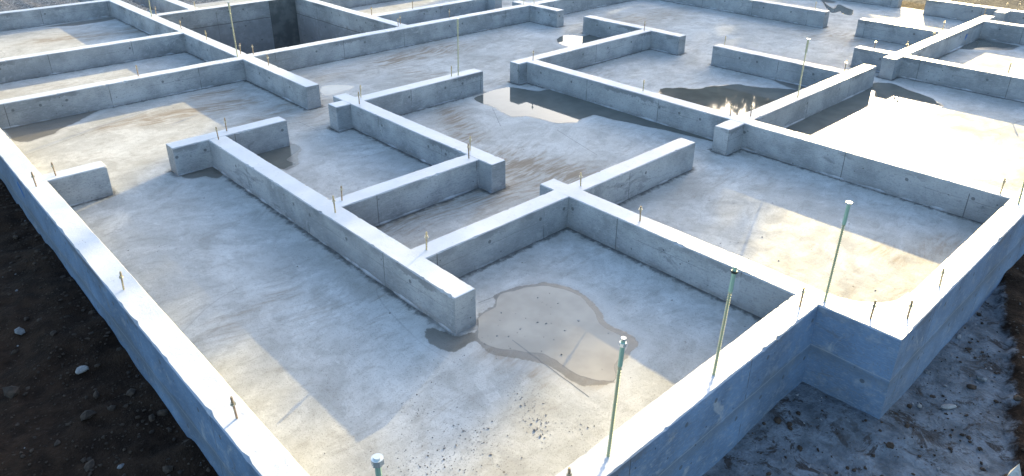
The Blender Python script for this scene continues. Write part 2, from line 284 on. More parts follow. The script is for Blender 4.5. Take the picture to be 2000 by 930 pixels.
def simple(name, col, rough, metallic=0., noise=0., col2=None, scale=40):
    k = NT(name)
    if col2:
        tc = k.n.new('ShaderNodeTexCoord').outputs['Object']
        c = k.mix(k.ss(k.noise(tc, scale, 3), .4, .65), col, col2)
    else: c = col
    return k.fin(c, rough, None, Metallic=metallic)

M_wall = wall_material('cast_concrete')
M_outer = wall_material('cast_concrete_outer_shade', True)
M_slab = slab_material()
M_soil = soil_material()
M_silt = water_material('silty_water', (.35, .318, .265), .05)
M_clear = water_material('still_water', (.125, .128, .113), .02)
M_zinc = simple('yellow_zinc_steel', (.66, .55, .32), .36, .5, col2=(.42, .30, .19), scale=90)
M_rust = simple('rusty_zinc_steel', (.30, .20, .13), .5, .4, col2=(.50, .40, .25), scale=70)
M_nut = simple('zinc_nut_steel', (.60, .55, .42), .3, .9)
M_green = simple('green_chromate_steel', (.40, .45, .30), .45, .3, col2=(.47, .45, .28), scale=45)
M_sleeve = simple('pale_green_sleeve', (.36, .56, .44), .3, .3)
M_brass = simple('pale_brass_steel', (.50, .50, .34), .4, .45, col2=(.42, .44, .30), scale=60)
M_cap = simple('pale_zinc_cap', (.72, .76, .74), .25, .6)
M_darknut = simple('dark_steel_nut', (.05, .07, .07), .35, .7)
M_blue = simple('blue_chalk', (.05, .16, .42), .9)
M_stone = simple('pale_stone', (.25, .24, .23), .85, col2=(.38, .37, .35), scale=30)
M_chip = simple('grey_grit', (.20, .19, .175), .9, col2=(.36, .34, .31), scale=60)
M_clod = simple('soil_clod', (.030, .020, .013), .95, col2=(.065, .043, .028), scale=30)
M_peb = simple('pebble_grey', (.11, .115, .12), .85, col2=(.26, .265, .27), scale=20)
M_stake = simple('weathered_white_stake', (.55, .55, .52), .6, col2=(.35, .34, .32), scale=60)
M_bark = simple('bark', (.09, .065, .045), .9)
M_leaf = simple('leaf_green', (.055, .085, .025), .6)
M_damp = None

# ------------------------------------------------------------------ walls
WALLN = [0]
def wall_geo(axis, c, half, a0, a1, neg='in', pos='in', cap0=True, cap1=True, zneg=None, zpos=None, ztop=0., flush0=False):
    WALLN[0] += 1; sd = WALLN[0]*101
    L = a1-a0
    n = max(3, int(L/(.022 if min(a0, a1) < 3.2 and L < 6 else .045))+1)
    A = np.linspace(a0, a1, n)
    if cap0: A = np.concatenate([[a0, a0+.004], A[1:]])
    if cap1: A = np.concatenate([A[:-1], [a1-.004, a1]])
    n = len(A)
    r = np.random.default_rng(sd)
    def side(sd2):
        c_ = .0034+np.abs(smoothnoise(n, 2.3, .0032, sd2))+np.abs(r.normal(0, .0009, n))
        chips = r.random(n) < .045
        c_ = c_+chips*r.uniform(.002, .010, n)
        f = np.clip(.004+smoothnoise(n, 5, .012, sd2+1)+smoothnoise(n, 1.7, .005, sd2+2), .0, .03)
        return c_, f
    cn, fn = side(sd+1); cp, fp = side(sd+5)
    tw = ztop+smoothnoise(n, 9, .0012, sd+9)
    wob_n = smoothnoise(n, 14, .0022, sd+11); wob_p = smoothnoise(n, 14, .0022, sd+12)
    verts = []; m = None
    for i in range(n):
        end = (cap0 and i == 0) or (cap1 and i == n-1)
        e = 0. if (flush0 and i == 0) else (.003 if end else 0.)
        hw = half-e; tz = tw[i]-e
        def prof(kind, zb, c_, f):
            if kind == 'in':
                return [(hw+f, ZS-.012), (hw+f*.55, ZS+.004+f*.2), (hw, ZS+.006+f*.7), (hw, -.11), (hw, tz-c_*1.15), (hw-c_, tz)]
            return [(hw, zb), (hw, zb*.6-.04), (hw, -.11), (hw, tz-c_*1.15), (hw-c_, tz)]
        left = [(-o+(wob_n[i] if neg == 'in' else wob_n[i]*.4), z) for o, z in prof(neg, zneg, cn[i], fn[i])]
        right = [(o+wob_p[i]*.6, z) for o, z in prof(pos, zpos, cp[i], fp[i])][::-1]
        ring = left+[(0, tz)]+right
        m = len(ring)
        for o, z in ring:
            verts.append((c+o, A[i], z) if axis == 'y' else (A[i], c+o, z))
    faces = []
    flip = axis == 'y'
    for i in range(n-1):
        for j in range(m-1):
            q = (i*m+j, i*m+j+1, (i+1)*m+j+1, (i+1)*m+j)
            faces.append(q if flip else q[::-1])
    r0 = tuple(range(m)); r1 = tuple((n-1)*m+j for j in range(m))
    faces.append(r0[::-1] if flip else r0); faces.append(r1 if flip else r1[::-1])
    return verts, faces
def wall(name, label, axis, c, a0, a1, half=T, mat=None, parent=None, **kw):
    v, f = wall_geo(axis, c, half, a0, a1, **kw)
    mid = (a0+a1)/2
    loc = (c, mid, ZS) if axis == 'y' else (mid, c, ZS)
    o = mesh_obj(name, v, f, mat or M_wall, parent, loc)
    me = o.data; bm = bmesh.new(); bm.from_mesh(me); bmesh.ops.recalc_face_normals(bm, faces=bm.faces); bm.to_mesh(me); bm.free()
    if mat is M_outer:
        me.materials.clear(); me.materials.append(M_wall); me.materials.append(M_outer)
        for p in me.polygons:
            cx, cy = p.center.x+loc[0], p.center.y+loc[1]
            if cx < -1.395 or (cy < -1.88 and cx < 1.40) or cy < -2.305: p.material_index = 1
    if parent is None: tag(o, label, 'wall', kind='thing')
    return o
E_ = .02   # arms are let into the wall they meet
D1 = -.0009
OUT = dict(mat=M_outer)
W = {}
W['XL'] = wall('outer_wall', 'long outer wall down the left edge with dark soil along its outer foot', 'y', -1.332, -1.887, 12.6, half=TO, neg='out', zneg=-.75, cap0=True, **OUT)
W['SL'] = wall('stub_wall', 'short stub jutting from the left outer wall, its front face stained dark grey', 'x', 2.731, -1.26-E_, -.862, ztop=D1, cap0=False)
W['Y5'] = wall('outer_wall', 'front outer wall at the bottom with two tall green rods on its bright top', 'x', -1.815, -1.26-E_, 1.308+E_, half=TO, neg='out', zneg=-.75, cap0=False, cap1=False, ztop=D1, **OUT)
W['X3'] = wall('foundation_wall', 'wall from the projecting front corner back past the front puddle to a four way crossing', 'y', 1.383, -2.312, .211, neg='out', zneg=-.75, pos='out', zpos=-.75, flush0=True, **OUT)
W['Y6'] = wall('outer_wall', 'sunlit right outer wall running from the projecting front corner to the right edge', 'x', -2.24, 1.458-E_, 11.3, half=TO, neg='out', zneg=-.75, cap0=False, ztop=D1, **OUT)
W['X1'] = wall('foundation_wall', 'long inner wall whose square chipped end stands beside the front silty puddle', 'y', 0., -.524, 2.675+E_, cap1=False, ztop=D1)
W['Y1'] = wall('foundation_wall', 'short cross wall forming a T over the far end of the long inner wall', 'x', 2.75, -.365, .629)
W['Y4a'] = wall('foundation_wall', 'wall with one bolt joining the long inner wall to the crossing behind the front puddle', 'x', 0., .075-E_, 1.308+E_, cap0=False, cap1=False, ztop=D1)
W['Y4b'] = wall('foundation_wall', 'free ended arm reaching right from the crossing behind the front puddle', 'x', 0., 1.458-E_, 2.84, cap0=False, ztop=D1)
W['Y3'] = wall('foundation_wall', 'low wall with a long horizontal crack line linking two parallel inner walls', 'x', .929, .075-E_, 1.285+E_, cap0=False, cap1=False, ztop=D1)
W['X2'] = wall('foundation_wall', 'inner wall left of the mirror puddle with a pier end near the image centre', 'y', 1.36, .706, 3.008)
wall('pier', None, 'x', 2.765, 1.133, 1.285+E_, parent=W['X2'], cap1=False, ztop=D1)
W['Y2'] = wall('foundation_wall', 'short free ended wall carrying a tall thin rod, pointing at the mirror puddle', 'x', 2.765, 1.435-E_, 2.936, cap0=False, ztop=D1)
W['X4'] = wall('foundation_wall', 'long wall from the mirror puddle down right to the right outer wall', 'y', 3.615, -2.168-E_, 2.633+E_, cap0=False, cap1=False, ztop=D1)
wall('pier', None, 'x', -.029, 3.3, 3.54+E_, parent=W['X4'], cap1=False, ztop=2*D1)
W['Y8'] = wall('foundation_wall', 'arm with one tall rod between the glaring white puddle and the grey puddle', 'x', -.029, 3.69-E_, 6.282, cap0=False, ztop=2*D1)
W['Y7'] = wall('foundation_wall', 'wall behind the mirror puddle with a square pier at its left end', 'x', 2.708, 3.413, 5.812+E_, cap1=False, ztop=D1)
W['X5'] = wall('foundation_wall', 'short wall across the far end of the wall behind the mirror puddle', 'y', 5.887, 2.191, 3.827)
W['X6'] = wall('foundation_wall', 'free ended wall above the grey puddle with a bolt near its far end', 'y', 5.803, .046-E_, 1.641, cap0=False, ztop=D1)
W['Y9'] = wall('foundation_wall', 'bright wall at upper right running back from a square pier with many bolts', 'x', -.06, 6.716, 10.213)
W['X7'] = wall('foundation_wall', 'wall leaving the upper right pier toward the right edge, sunlit floor behind it', 'y', 6.99, -2.168-E_, -.135+E_, cap0=False, cap1=False, ztop=D1)
W['X8'] = wall('foundation_wall', 'wall at the right edge crossing the far end of the bright upper right wall', 'y', 9.819, -2.168-E_, -.135+E_, cap0=False, cap1=False, ztop=D1)
W['X9'] = wall('foundation_wall', 'short stub with one bolt just left of the upper right square pier', 'y', 7.005, .015-E_, .441, cap0=False, ztop=D1)
W['X10'] = wall('foundation_wall', 'free ended wall meeting the bright upper right wall from behind, far right', 'y', 8.636, .015-E_, 1.116, cap0=False, ztop=D1)
W['X11'] = wall('foundation_wall', 'farthest right wall at the top corner beside a doorway gap', 'y', 10.906, -2.168-E_, 1.028, cap0=False, ztop=D1)
wall('pier', None, 'x', -.085, 10.581, 10.831+E_, parent=W['X11'], cap1=False, ztop=2*D1)
W['X13'] = wall('foundation_wall', 'long free ended wall at top centre right with dark wet marks past its end', 'y', 8.766, 1.659, 4.909+E_, cap1=False, ztop=D1)
W['X14'] = wall('foundation_wall', 'far wall cut by the top edge, left of the doorway gap', 'y', 11.15, 1.523, 5.06, cap1=False)
W['Y11'] = wall('foundation_wall', 'long straight wall in front of the deep pit at top centre', 'x', 4.984, 1.391-E_, 5.808+E_, cap0=False, cap1=False, ztop=D1, pos='out', zpos=-1.75)
W['Y11b'] = wall('foundation_wall', 'far wall cut by the top edge right of the top centre crossing', 'x', 4.984, 5.958-E_, 11.075, cap0=False, cap1=False, ztop=2*D1)
W['X15'] = wall('foundation_wall', 'short cross wall at the right end of the wall before the deep pit', 'y', 5.883, 4.335, 5.299)
W['X16'] = wall('foundation_wall', 'long diagonal wall from the top left to a free end left of centre', 'y', 1.316, 3.449, 12.65, neg='in', pos='in')
W['Y12'] = wall('foundation_wall', 'nearest of the three parallel walls at upper left, dark damp floor at its foot', 'x', 4.951, -1.26-E_, 1.241+E_, cap0=False, cap1=False, ztop=D1)
W['Y14'] = wall('foundation_wall', 'middle one of the three parallel walls at upper left', 'x', 6.663, -1.26-E_, 1.241+E_, cap0=False, cap1=False, ztop=D1)
W['Y15'] = wall('foundation_wall', 'farthest of the three parallel walls at upper left with gravel behind it', 'x', 9.599, -1.26-E_, 1.241+E_, cap0=False, cap1=False, ztop=D1, pos='out', zpos=-.75)
W['Y13'] = wall('pit_wall', 'back wall of the deep pit at the top with vertical panel seams', 'x', 7.976, 1.391-E_, 3.508+E_, cap0=False, cap1=False, ztop=D1, neg='out', zneg=-1.75)
W['X17'] = wall('pit_wall', 'right hand wall of the deep pit with four vertical panel seams', 'y', 3.583, 5.059-E_, 8.05, cap0=False, ztop=2*D1, neg='out', zneg=-1.75)
W['Y16'] = wall('foundation_wall', 'wall behind the pit front running right to a seamed end at the top', 'x', 5.873, 3.658-E_, 5.74+E_, cap0=False, cap1=False, ztop=3*D1)
W['X15b'] = wall('foundation_wall', 'small end wall at the top edge closing the wall right of the pit', 'y', 5.815, 5.62, 6.5)
W['Y17'] = wall('foundation_wall', 'far wall behind the sunlit patch right of the pit, cut by the top edge', 'x', 7.72, 3.658-E_, 8., cap0=False, ztop=3*D1)
W['X19'] = wall('foundation_wall', 'short wall behind the pit back wall with a bolt, at the top left', 'y', 1.971, 8.051-E_, 10.6, cap0=False, ztop=2*D1)
# mortar haunch in the inside corner of the projecting front pier
hv = [(1.452, -1.86), (1.462, -1.93), (1.50, -2.02), (1.57, -2.10), (1.66, -2.150), (1.78, -2.162), (1.78, -2.18), (1.452, -2.18)]
n_ = len(hv)
vv = [(x, y, -.0020) for x, y in hv]+[(x+.02 if 0 < i < 6 else x, y+.03 if 0 < i < 6 else y, ZS-.01) for i, (x, y) in enumerate(hv)]
ff = [tuple(range(n_))[::-1]]+[(i, (i+1) % n_, n_+(i+1) % n_, n_+i) for i in range(n_)]
hb = mesh_obj('haunch', vv, ff, M_wall, W['X3'], (1.5, -2.05, ZS))
bm = bmesh.new(); bm.from_mesh(hb.data); bmesh.ops.recalc_face_normals(bm, faces=bm.faces); bm.to_mesh(hb.data); bm.free()
# darker strip along the back wall at the pit corner
M_strip = simple('dark_concrete', (.085, .095, .095), .55, col2=(.14, .15, .15), scale=6)
def box(name, x0, x1, y0, y1, z0, z1, mat, parent):
    v = [(x, y, z) for z in (z0, z1) for y in (y0, y1) for x in (x0, x1)]
    f = [(0, 2, 3, 1), (4, 5, 7, 6), (0, 1, 5, 4), (2, 6, 7, 3), (0, 4, 6, 2), (1, 3, 7, 5)]
    return mesh_obj(name, v, f, mat, parent, ((x0+x1)/2, (y0+y1)/2, z0))
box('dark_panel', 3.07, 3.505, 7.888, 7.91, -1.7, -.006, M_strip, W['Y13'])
# blue chalk marks on two walls
def decal(parent, pts):
    return mesh_obj('chalk_mark', pts, [tuple(range(len(pts)))], M_blue, parent, pts[0])
decal(W['XL'], [(-1.4062, y, z) for y, z in ((2.97, -.075), (2.93, -.05), (2.86, -.085), (2.80, -.14), (2.845, -.15), (2.90, -.115))])
decal(W['Y9'], [(x, -.1372, z) for x, z in ((9.05, -.15), (9.08, -.155), (9.12, -.11), (9.13, -.08), (9.09, -.08), (9.06, -.11))])

# ------------------------------------------------------------------ slab
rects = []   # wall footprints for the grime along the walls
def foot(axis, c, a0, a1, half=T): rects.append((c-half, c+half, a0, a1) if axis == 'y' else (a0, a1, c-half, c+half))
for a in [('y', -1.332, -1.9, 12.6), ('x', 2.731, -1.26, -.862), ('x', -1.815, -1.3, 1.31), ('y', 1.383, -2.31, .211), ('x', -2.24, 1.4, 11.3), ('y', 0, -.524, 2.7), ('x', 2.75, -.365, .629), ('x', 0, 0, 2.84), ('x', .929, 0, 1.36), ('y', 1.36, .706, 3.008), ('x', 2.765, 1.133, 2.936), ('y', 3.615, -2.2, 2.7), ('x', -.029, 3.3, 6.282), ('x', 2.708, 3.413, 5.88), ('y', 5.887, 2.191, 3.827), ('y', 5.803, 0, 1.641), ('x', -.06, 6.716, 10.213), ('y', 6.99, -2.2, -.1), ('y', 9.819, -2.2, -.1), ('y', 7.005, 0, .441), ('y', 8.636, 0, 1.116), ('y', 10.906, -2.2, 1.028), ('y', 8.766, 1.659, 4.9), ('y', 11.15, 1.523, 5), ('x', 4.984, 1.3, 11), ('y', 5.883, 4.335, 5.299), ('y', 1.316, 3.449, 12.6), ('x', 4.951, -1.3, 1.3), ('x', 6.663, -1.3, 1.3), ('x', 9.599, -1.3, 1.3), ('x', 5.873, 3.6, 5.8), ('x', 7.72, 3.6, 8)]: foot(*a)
def sdpoly(px, py, poly):
    p = np.array(poly); q = np.roll(p, -1, 0)
    d = np.full(px.shape, 1e9); ins = np.zeros(px.shape, bool)
    for (x0, y0), (x1, y1) in zip(p, q):
        ex, ey = x1-x0, y1-y0
        t = np.clip(((px-x0)*ex+(py-y0)*ey)/(ex*ex+ey*ey+1e-12), 0, 1)
        d = np.minimum(d, np.hypot(px-x0-t*ex, py-y0-t*ey))
        c = ((y0 > py) != (y1 > py)) & (px < (x1-x0)*(py-y0)/(y1-y0+1e-12)+x0)
        ins ^= c
    return np.where(ins, d, -d)
st = .035
xs = np.arange(-1.28, 11.24, st); ys = np.arange(-2.2, 9.62, st)
GX, GY = np.meshgrid(xs, ys); nx, ny = len(xs), len(ys)
wet = np.full(GX.shape, -1.)
for poly in list(PUDDLES.values())+list(WET.values()): wet = np.maximum(wet, sdpoly(GX, GY, poly))
dirt = np.zeros(GX.shape)
for (ax_, ay_), (bx_, by_), s_, w_ in DIRT:
    ex, ey = bx_-ax_, by_-ay_
    t = np.clip(((GX-ax_)*ex+(GY-ay_)*ey)/(ex*ex+ey*ey+1e-9), 0, 1)
    d = np.hypot(GX-ax_-t*ex, GY-ay_-t*ey)
    dirt = np.maximum(dirt, s_*np.exp(-(d/w_)**2))
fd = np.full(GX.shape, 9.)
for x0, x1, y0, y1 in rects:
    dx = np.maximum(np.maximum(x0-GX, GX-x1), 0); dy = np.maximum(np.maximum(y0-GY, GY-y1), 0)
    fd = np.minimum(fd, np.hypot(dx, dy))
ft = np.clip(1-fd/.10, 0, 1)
verts = np.stack([GX.ravel(), GY.ravel(), np.full(GX.size, ZS)], 1)
keep = ~((GX < 1.30) & (GY < -1.76)) & ~((GX > 1.37) & (GX < 3.5) & (GY > 5.02) & (GY < 7.94))
idx = np.arange(nx*ny).reshape(ny, nx)
k4 = keep[:-1, :-1] & keep[1:, :-1] & keep[1:, 1:] & keep[:-1, 1:]
fq = np.stack([idx[:-1, :-1][k4], idx[:-1, 1:][k4], idx[1:, 1:][k4], idx[1:, :-1][k4]], 1)
me = bpy.data.meshes.new('concrete_slab')
me.from_pydata(verts.tolist(), [], fq.tolist())
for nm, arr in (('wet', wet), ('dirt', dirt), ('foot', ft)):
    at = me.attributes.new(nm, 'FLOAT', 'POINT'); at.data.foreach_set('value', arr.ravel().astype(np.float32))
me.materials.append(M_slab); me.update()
slab = link(bpy.data.objects.new('concrete_slab', me)); tag(slab, kind='structure')
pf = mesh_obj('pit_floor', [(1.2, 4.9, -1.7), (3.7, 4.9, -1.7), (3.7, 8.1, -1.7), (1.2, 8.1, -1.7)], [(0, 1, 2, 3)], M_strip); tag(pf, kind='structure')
# lower pit lining under the diagonal wall (its face continues down into the pit)
box('pit_lining', 1.30, 1.3905, 5.05, 7.91, -1.7, ZS-.02, M_wall, W['X16'])

# ------------------------------------------------------------------ puddles
def outline(poly, jit, seed):
    r = np.random.default_rng(seed); p = np.array(poly); out = []
    n = len(p)
    for i in range(n):
        p0, p1, p2, p3 = p[i-1], p[i], p[(i+1) % n], p[(i+2) % n]
        L = np.hypot(*(p2-p1)); k = max(1, int(L/.018))
        for j in range(k):
            t = j/k
            c = .5*((2*p1)+(-p0+p2)*t+(2*p0-5*p1+4*p2-p3)*t*t+(-p0+3*p1-3*p2+p3)*t**3) if L < .4 else p1+(p2-p1)*t
            out.append(c+r.normal(0, jit*.4, 2))
    m = len(out); o = np.array(out)
    for stp, am in ((9, .010), (4, .006), (2, .003)):
        w_ = np.stack([smoothnoise(m, stp, am, seed+stp), smoothnoise(m, stp, am, seed+stp+50)], 1)
        fade = np.minimum(1, np.minimum(np.arange(m), m-1-np.arange(m))/6.)[:, None]
        o = o+w_*fade
    return list(o)
def puddle(key, label, mat, jit=.004, z=.0004):
    o = outline(PUDDLES[key], jit, len(key)*7)
    cx, cy = np.mean(o, 0)
    bm = bmesh.new()
    vs = [bm.verts.new((x-cx, y-cy, 0)) for x, y in o]
    es = [bm.edges.new((vs[i], vs[(i+1) % len(vs)])) for i in range(len(vs))]
    bmesh.ops.triangle_fill(bm, edges=es, use_beauty=True)
    bmesh.ops.recalc_face_normals(bm, faces=bm.faces)
    for f in bm.faces:
        if f.normal.z < 0: f.normal_flip()
    me = bpy.data.meshes.new('puddle'); bm.to_mesh(me); bm.free(); me.materials.append(mat)
    ob = link(bpy.data.objects.new('puddle', me)); ob.location = (cx, cy, ZS+z)
    return tag(ob, label, 'puddle', 'rainwater puddles on the slab')
puddle('front', 'large shallow silty puddle in the front bay beside the square wall end', M_silt)
puddle('middle', 'mirror like puddle along the foot of the long wall, image centre right', M_clear)
puddle('room', 'grey puddle inside the three sided bay under the tall rod', M_clear)
puddle('white', 'big glaring puddle in the right bay, bright with sun reflection', M_clear)
puddle('fivex', 'small bright puddle beside the short wall near the top centre', M_clear)
puddle('nook', 'dark puddle in the nook under the T shaped short cross wall', M_clear)
puddle('small', 'little pale puddle beyond the free end of the diagonal wall', M_silt)
puddle('far', 'ragged little dark puddle past the long free ended wall, near the top', M_clear)
puddle('corner', 'dark puddle in the far corner of the upper right bay', M_clear)

# ------------------------------------------------------------------ ground
def axis_pts(lo, f0, f1, hi, fine, mid):
    a = list(np.arange(f0, f1, fine))
    b = []; x = f0; s = fine
    while x > lo: s = min(s*1.25, 40 if x < -30 else mid*4); x -= s; b.append(x)
    c = []; x = a[-1]; s = fine
    while x < hi: s = min(s*1.2, 40 if x > 30 else mid*4); x += s; c.append(x)
    return np.array(b[::-1]+a+c)
gx = axis_pts(-400, -2.9, 4.8, 600, .04, .25); gy = axis_pts(-300, -3.3, 5.2, 600, .04, .25)
X, Y = np.meshgrid(gx, gy)
def vnoise(X, Y, s, seed):
    r = np.random.default_rng(seed); tb = r.uniform(-1, 1, (64, 64))
    x, y = X/s, Y/s; xi, yi = np.floor(x).astype(int), np.floor(y).astype(int); fx, fy = x-xi, y-yi
    fx, fy = fx*fx*(3-2*fx), fy*fy*(3-2*fy)
    g = lambda a, b: tb[a % 64, b % 64]
    return (g(xi, yi)*(1-fx)+g(xi+1, yi)*fx)*(1-fy)+(g(xi, yi+1)*(1-fx)+g(xi+1, yi+1)*fx)*fy
nz = .030*vnoise(X, Y, .55, 1)+.022*vnoise(X, Y, .21, 2)+.012*vnoise(X, Y, .09, 3)
nz += .02*np.abs(vnoise(X, Y, .13, 8))
left = 1/(1+np.exp((X+1.15)*14))*np.clip((Y+2.2)/.8, 0, 1)
base = ZG*(1-left)+(-.395+.03*np.clip(Y-2.4, 0, 3))*left
soft = np.where((X > .2) & (X < 3) & (Y < -1.8), .55, 1.)
far = np.clip((np.hypot(X-4, Y-2)-14)/20, 0, 1)
Z = base+nz*soft*(1-far)
wallgap = (-1.85-Y)                          # distance in front of the front wall
bx = np.interp(X, [0, 1.2, 1.45, 1.7, 2.3, 2.62, 2.9, 3.3, 4], [-3.6, -3.1, -2.92, -2.82, -2.64, -2.55, -2.42, -2.3, -2.2])
pale = np.clip(.5+(Y-bx)*4, 0, 1)*(X > -1.2)*(X < 4.2)
Z = np.where((pale < .5) & (Y < -1.9) & (X > .5), Z+.03+.02*np.abs(vnoise(X, Y, .16, 5)), Z)
grav = ((Y > 9.7) & (X < 8)).astype(float)
road = np.clip((X-13.)/.4, 0, 1)*(Y < 30)
inside = (X > -1.25) & (X < 11.0) & (Y > -1.72) & (Y < 9.45)
gi = np.arange(X.size).reshape(X.shape)
kk = ~(inside[:-1, :-1] & inside[1:, :-1] & inside[1:, 1:] & inside[:-1, 1:])
fq = np.stack([gi[:-1, :-1][kk], gi[:-1, 1:][kk], gi[1:, 1:][kk], gi[1:, :-1][kk]], 1)
me = bpy.data.meshes.new('ground'); me.from_pydata(np.stack([X.ravel(), Y.ravel(), Z.ravel()], 1).tolist(), [], fq.tolist())
for nm, arr in (('pale', pale), ('grav', grav), ('road', road)):
    at = me.attributes.new(nm, 'FLOAT', 'POINT'); at.data.foreach_set('value', arr.ravel().astype(np.float32))
me.materials.append(M_soil); me.polygons.foreach_set('use_smooth', [True]*len(me.polygons)); me.update()
ground = link(bpy.data.objects.new('ground', me)); tag(ground, kind='structure')
def gz(x, y):
    i = np.searchsorted(gx, x); j = np.searchsorted(gy, y); return float(Z[j, i])

# ------------------------------------------------------------------ loose stones and grit
def ico(sub=1):
    bm = bmesh.new(); bmesh.ops.create_icosphere(bm, subdivisions=sub, radius=1.)
    v = np.array([list(x.co) for x in bm.verts]); f = np.array([[x.index for x in fc.verts] for fc in bm.faces]); bm.free(); return v, f
I1 = ico(1); I2 = ico(2)
def scatter(name, items, mat, base=I1):
    bv, bf = base; V = []; F = []; o = 0
    for x, y, z, r in items:
        s = rng.uniform(.6, 1.35, 3)*r; s[2] *= .65
        a = rng.uniform(0, 6.28); c, sn = math.cos(a), math.sin(a)
        p = bv*(1+rng.normal(0, .16, (len(bv), 1)))*s
        p = np.stack([p[:, 0]*c-p[:, 1]*sn+x, p[:, 0]*sn+p[:, 1]*c+y, p[:, 2]+z+r*.25], 1)
        V.append(p); F.append(bf+o); o += len(bv)
    V = np.concatenate(V); F = np.concatenate(F)
    return tag(mesh_obj(name, V.tolist(), F.tolist(), mat), kind='stuff')
it = []
for (ax_, ay_), (bx_, by_), n, w_ in GRIT:
    for _ in range(int(n*.8)):
        t = rng.random(); x, y = ax_+(bx_-ax_)*t+rng.normal(0, w_), ay_+(by_-ay_)*t+rng.normal(0, w_)
        if any(x0-.01 < x < x1+.01 and y0-.01 < y < y1+.01 for x0, x1, y0, y1 in rects): continue
        it.append((x, y, ZS, min(.008, .0013*math.exp(abs(rng.normal(0, .6))))))
for _ in range(16):
    x, y = rng.uniform(.1, .62), rng.uniform(-1.2, -.5); it.append((x, y, ZS, rng.uniform(.003, .0065)))
scatter('grit', it, M_chip)
M_ink = simple('chalk_line_grey', (.22, .215, .20), .9)
def ink(a, b, wd=.0022):
    d = np.array(b)-np.array(a); L_ = np.hypot(*d); n_ = np.array([-d[1], d[0]])/L_*wd; q = 14; V = []; F = []
    for i in range(q+1):
        p = np.array(a)+d*i/q+rng.normal(0, .0008, 2)
        V += [(p[0]+n_[0], p[1]+n_[1], ZS+.0007), (p[0]-n_[0], p[1]-n_[1], ZS+.0007)]
        if i: F.append((2*i-2, 2*i-1, 2*i+1, 2*i))
    mesh_obj('chalk_line', V, F, M_ink, slab, (0, 0, 0))
for a, b in INK: ink(a, b)
it = []; it2 = []; it3 = []
for _ in range(2600):
    x, y = -1.42-1.1*rng.random()**1.5, rng.uniform(-.9, 4.2)
    (it if rng.random() < .025 else it3).append((x, y, gz(x, y), .003*math.exp(abs(rng.normal(0, .75)))))
for _ in range(1500):
    x = rng.uniform(.2, 4.4); y = rng.uniform(-3.2, -1.9 if x < 1.3 else -2.32)
    p = np.interp(x, [0, 1.2, 1.45, 1.7, 2.3, 2.62, 2.9, 3.3, 4], [-3.6, -3.1, -2.92, -2.82, -2.64, -2.55, -2.42, -2.3, -2.2])
    r = .0028*math.exp(abs(rng.normal(0, .75)))
    (it if rng.random() < .4 else it3).append((x, y, gz(x, y), r))
for _ in range(26):
    x = rng.uniform(1.5, 3.6); y = rng.uniform(-2.75, -2.34); it3.append((x, y, gz(x, y)-.006, .006*math.exp(abs(rng.normal(0, .65)))))
scatter('pebbles', it, M_peb); scatter('soil_crumbs', it3, M_clod)
def stone(label, x, y, r, sc, mat, rot):
    v, f = I2; p = v*(1+.10*np.sin(v[:, [0]]*3.1+v[:, [1]]*2.3)+rng.normal(0, .03, (len(v), 1)))*np.array(sc)*r
    o = mesh_obj('stone', p.tolist(), f.tolist(), mat, smooth=False); o.location = (x, y, gz(x, y)+r*.35); o.rotation_euler = (0.05, .1, rot)
    tag(o, label, 'stone'); return o
stone('pale rounded stone lying alone on the dark soil at lower left', -1.644, .759, .03, (1.2, .75, .6), M_stone, .3)
stone('flat bluish stone right of the projecting front corner', 1.70, -2.52, .028, (1.7, .6, .45), M_stone, -.55)
stone('small pale stone between the front corner and the flat bluish stone', 1.60, -2.41, .015, (1.1, .8, .7), M_stone, .5)
# stake at the lower right corner
sx, sy = 1.09, -2.936
sv = [(sx+a*.022, sy+b*.022, z) for z in (-.62, -.275) for a, b in ((-1, -1), (1, -1), (1, 1), (-1, 1))]+[(sx, sy, -.20)]
stk = mesh_obj('marker_stake', sv, [(0, 1, 5, 4), (1, 2, 6, 5), (2, 3, 7, 6), (3, 0, 4, 7), (4, 5, 8), (5, 6, 8), (6, 7, 8), (7, 4, 8)], M_stake, None, (sx, sy, -.55))
tag(stk, 'pale pointed marker stake at the bottom right corner', 'stake')

# ------------------------------------------------------------------ bolts and rods
def prism(bm, r, z0, z1, n, twist=0., r1=None):
    r1 = r if r1 is None else r1
    a = [bm.verts.new((r*math.cos(2*math.pi*i/n+twist), r*math.sin(2*math.pi*i/n+twist), z0)) for i in range(n)]
    b = [bm.verts.new((r1*math.cos(2*math.pi*i/n+twist), r1*math.sin(2*math.pi*i/n+twist), z1)) for i in range(n)]
    for i in range(n): bm.faces.new((a[i], a[(i+1) % n], b[(i+1) % n], b[i]))
    bm.faces.new(a[::-1]); bm.faces.new(b)
def finish(bm, name, mat):
    me = bpy.data.meshes.new(name); bm.to_mesh(me); bm.free(); me.materials.append(mat); return me
def rings(r0, r1, z0, z1, pitch, n=10):
    bm = bmesh.new(); k = int((z1-z0)/pitch); prev = None
    prof = []
    for i in range(k):
        z = z0+i*pitch; prof += [(r0, z), (r0, z+pitch*.45), (r1, z+pitch*.6), (r1, z+pitch*.9)]
    prof.append((r0, z1))
    for r, z in prof:
        ring = [bm.verts.new((r*math.cos(2*math.pi*i/n), r*math.sin(2*math.pi*i/n), z)) for i in range(n)]
        if prev:
            for i in range(n): bm.faces.new((prev[i], prev[(i+1) % n], ring[(i+1) % n], ring[i]))
        else: bm.faces.new(ring[::-1])
        prev = ring
    bm.faces.new(prev); return bm
b1 = bmesh.new(); prism(b1, .0050, -.03, .118, 10); prism(b1, .0058, .076, .112, 10); me_rod = finish(b1, 'rod', M_zinc)
b1 = bmesh.new(); prism(b1, .0098, .091, .1005, 6); me_nut = finish(b1, 'nut', M_nut)
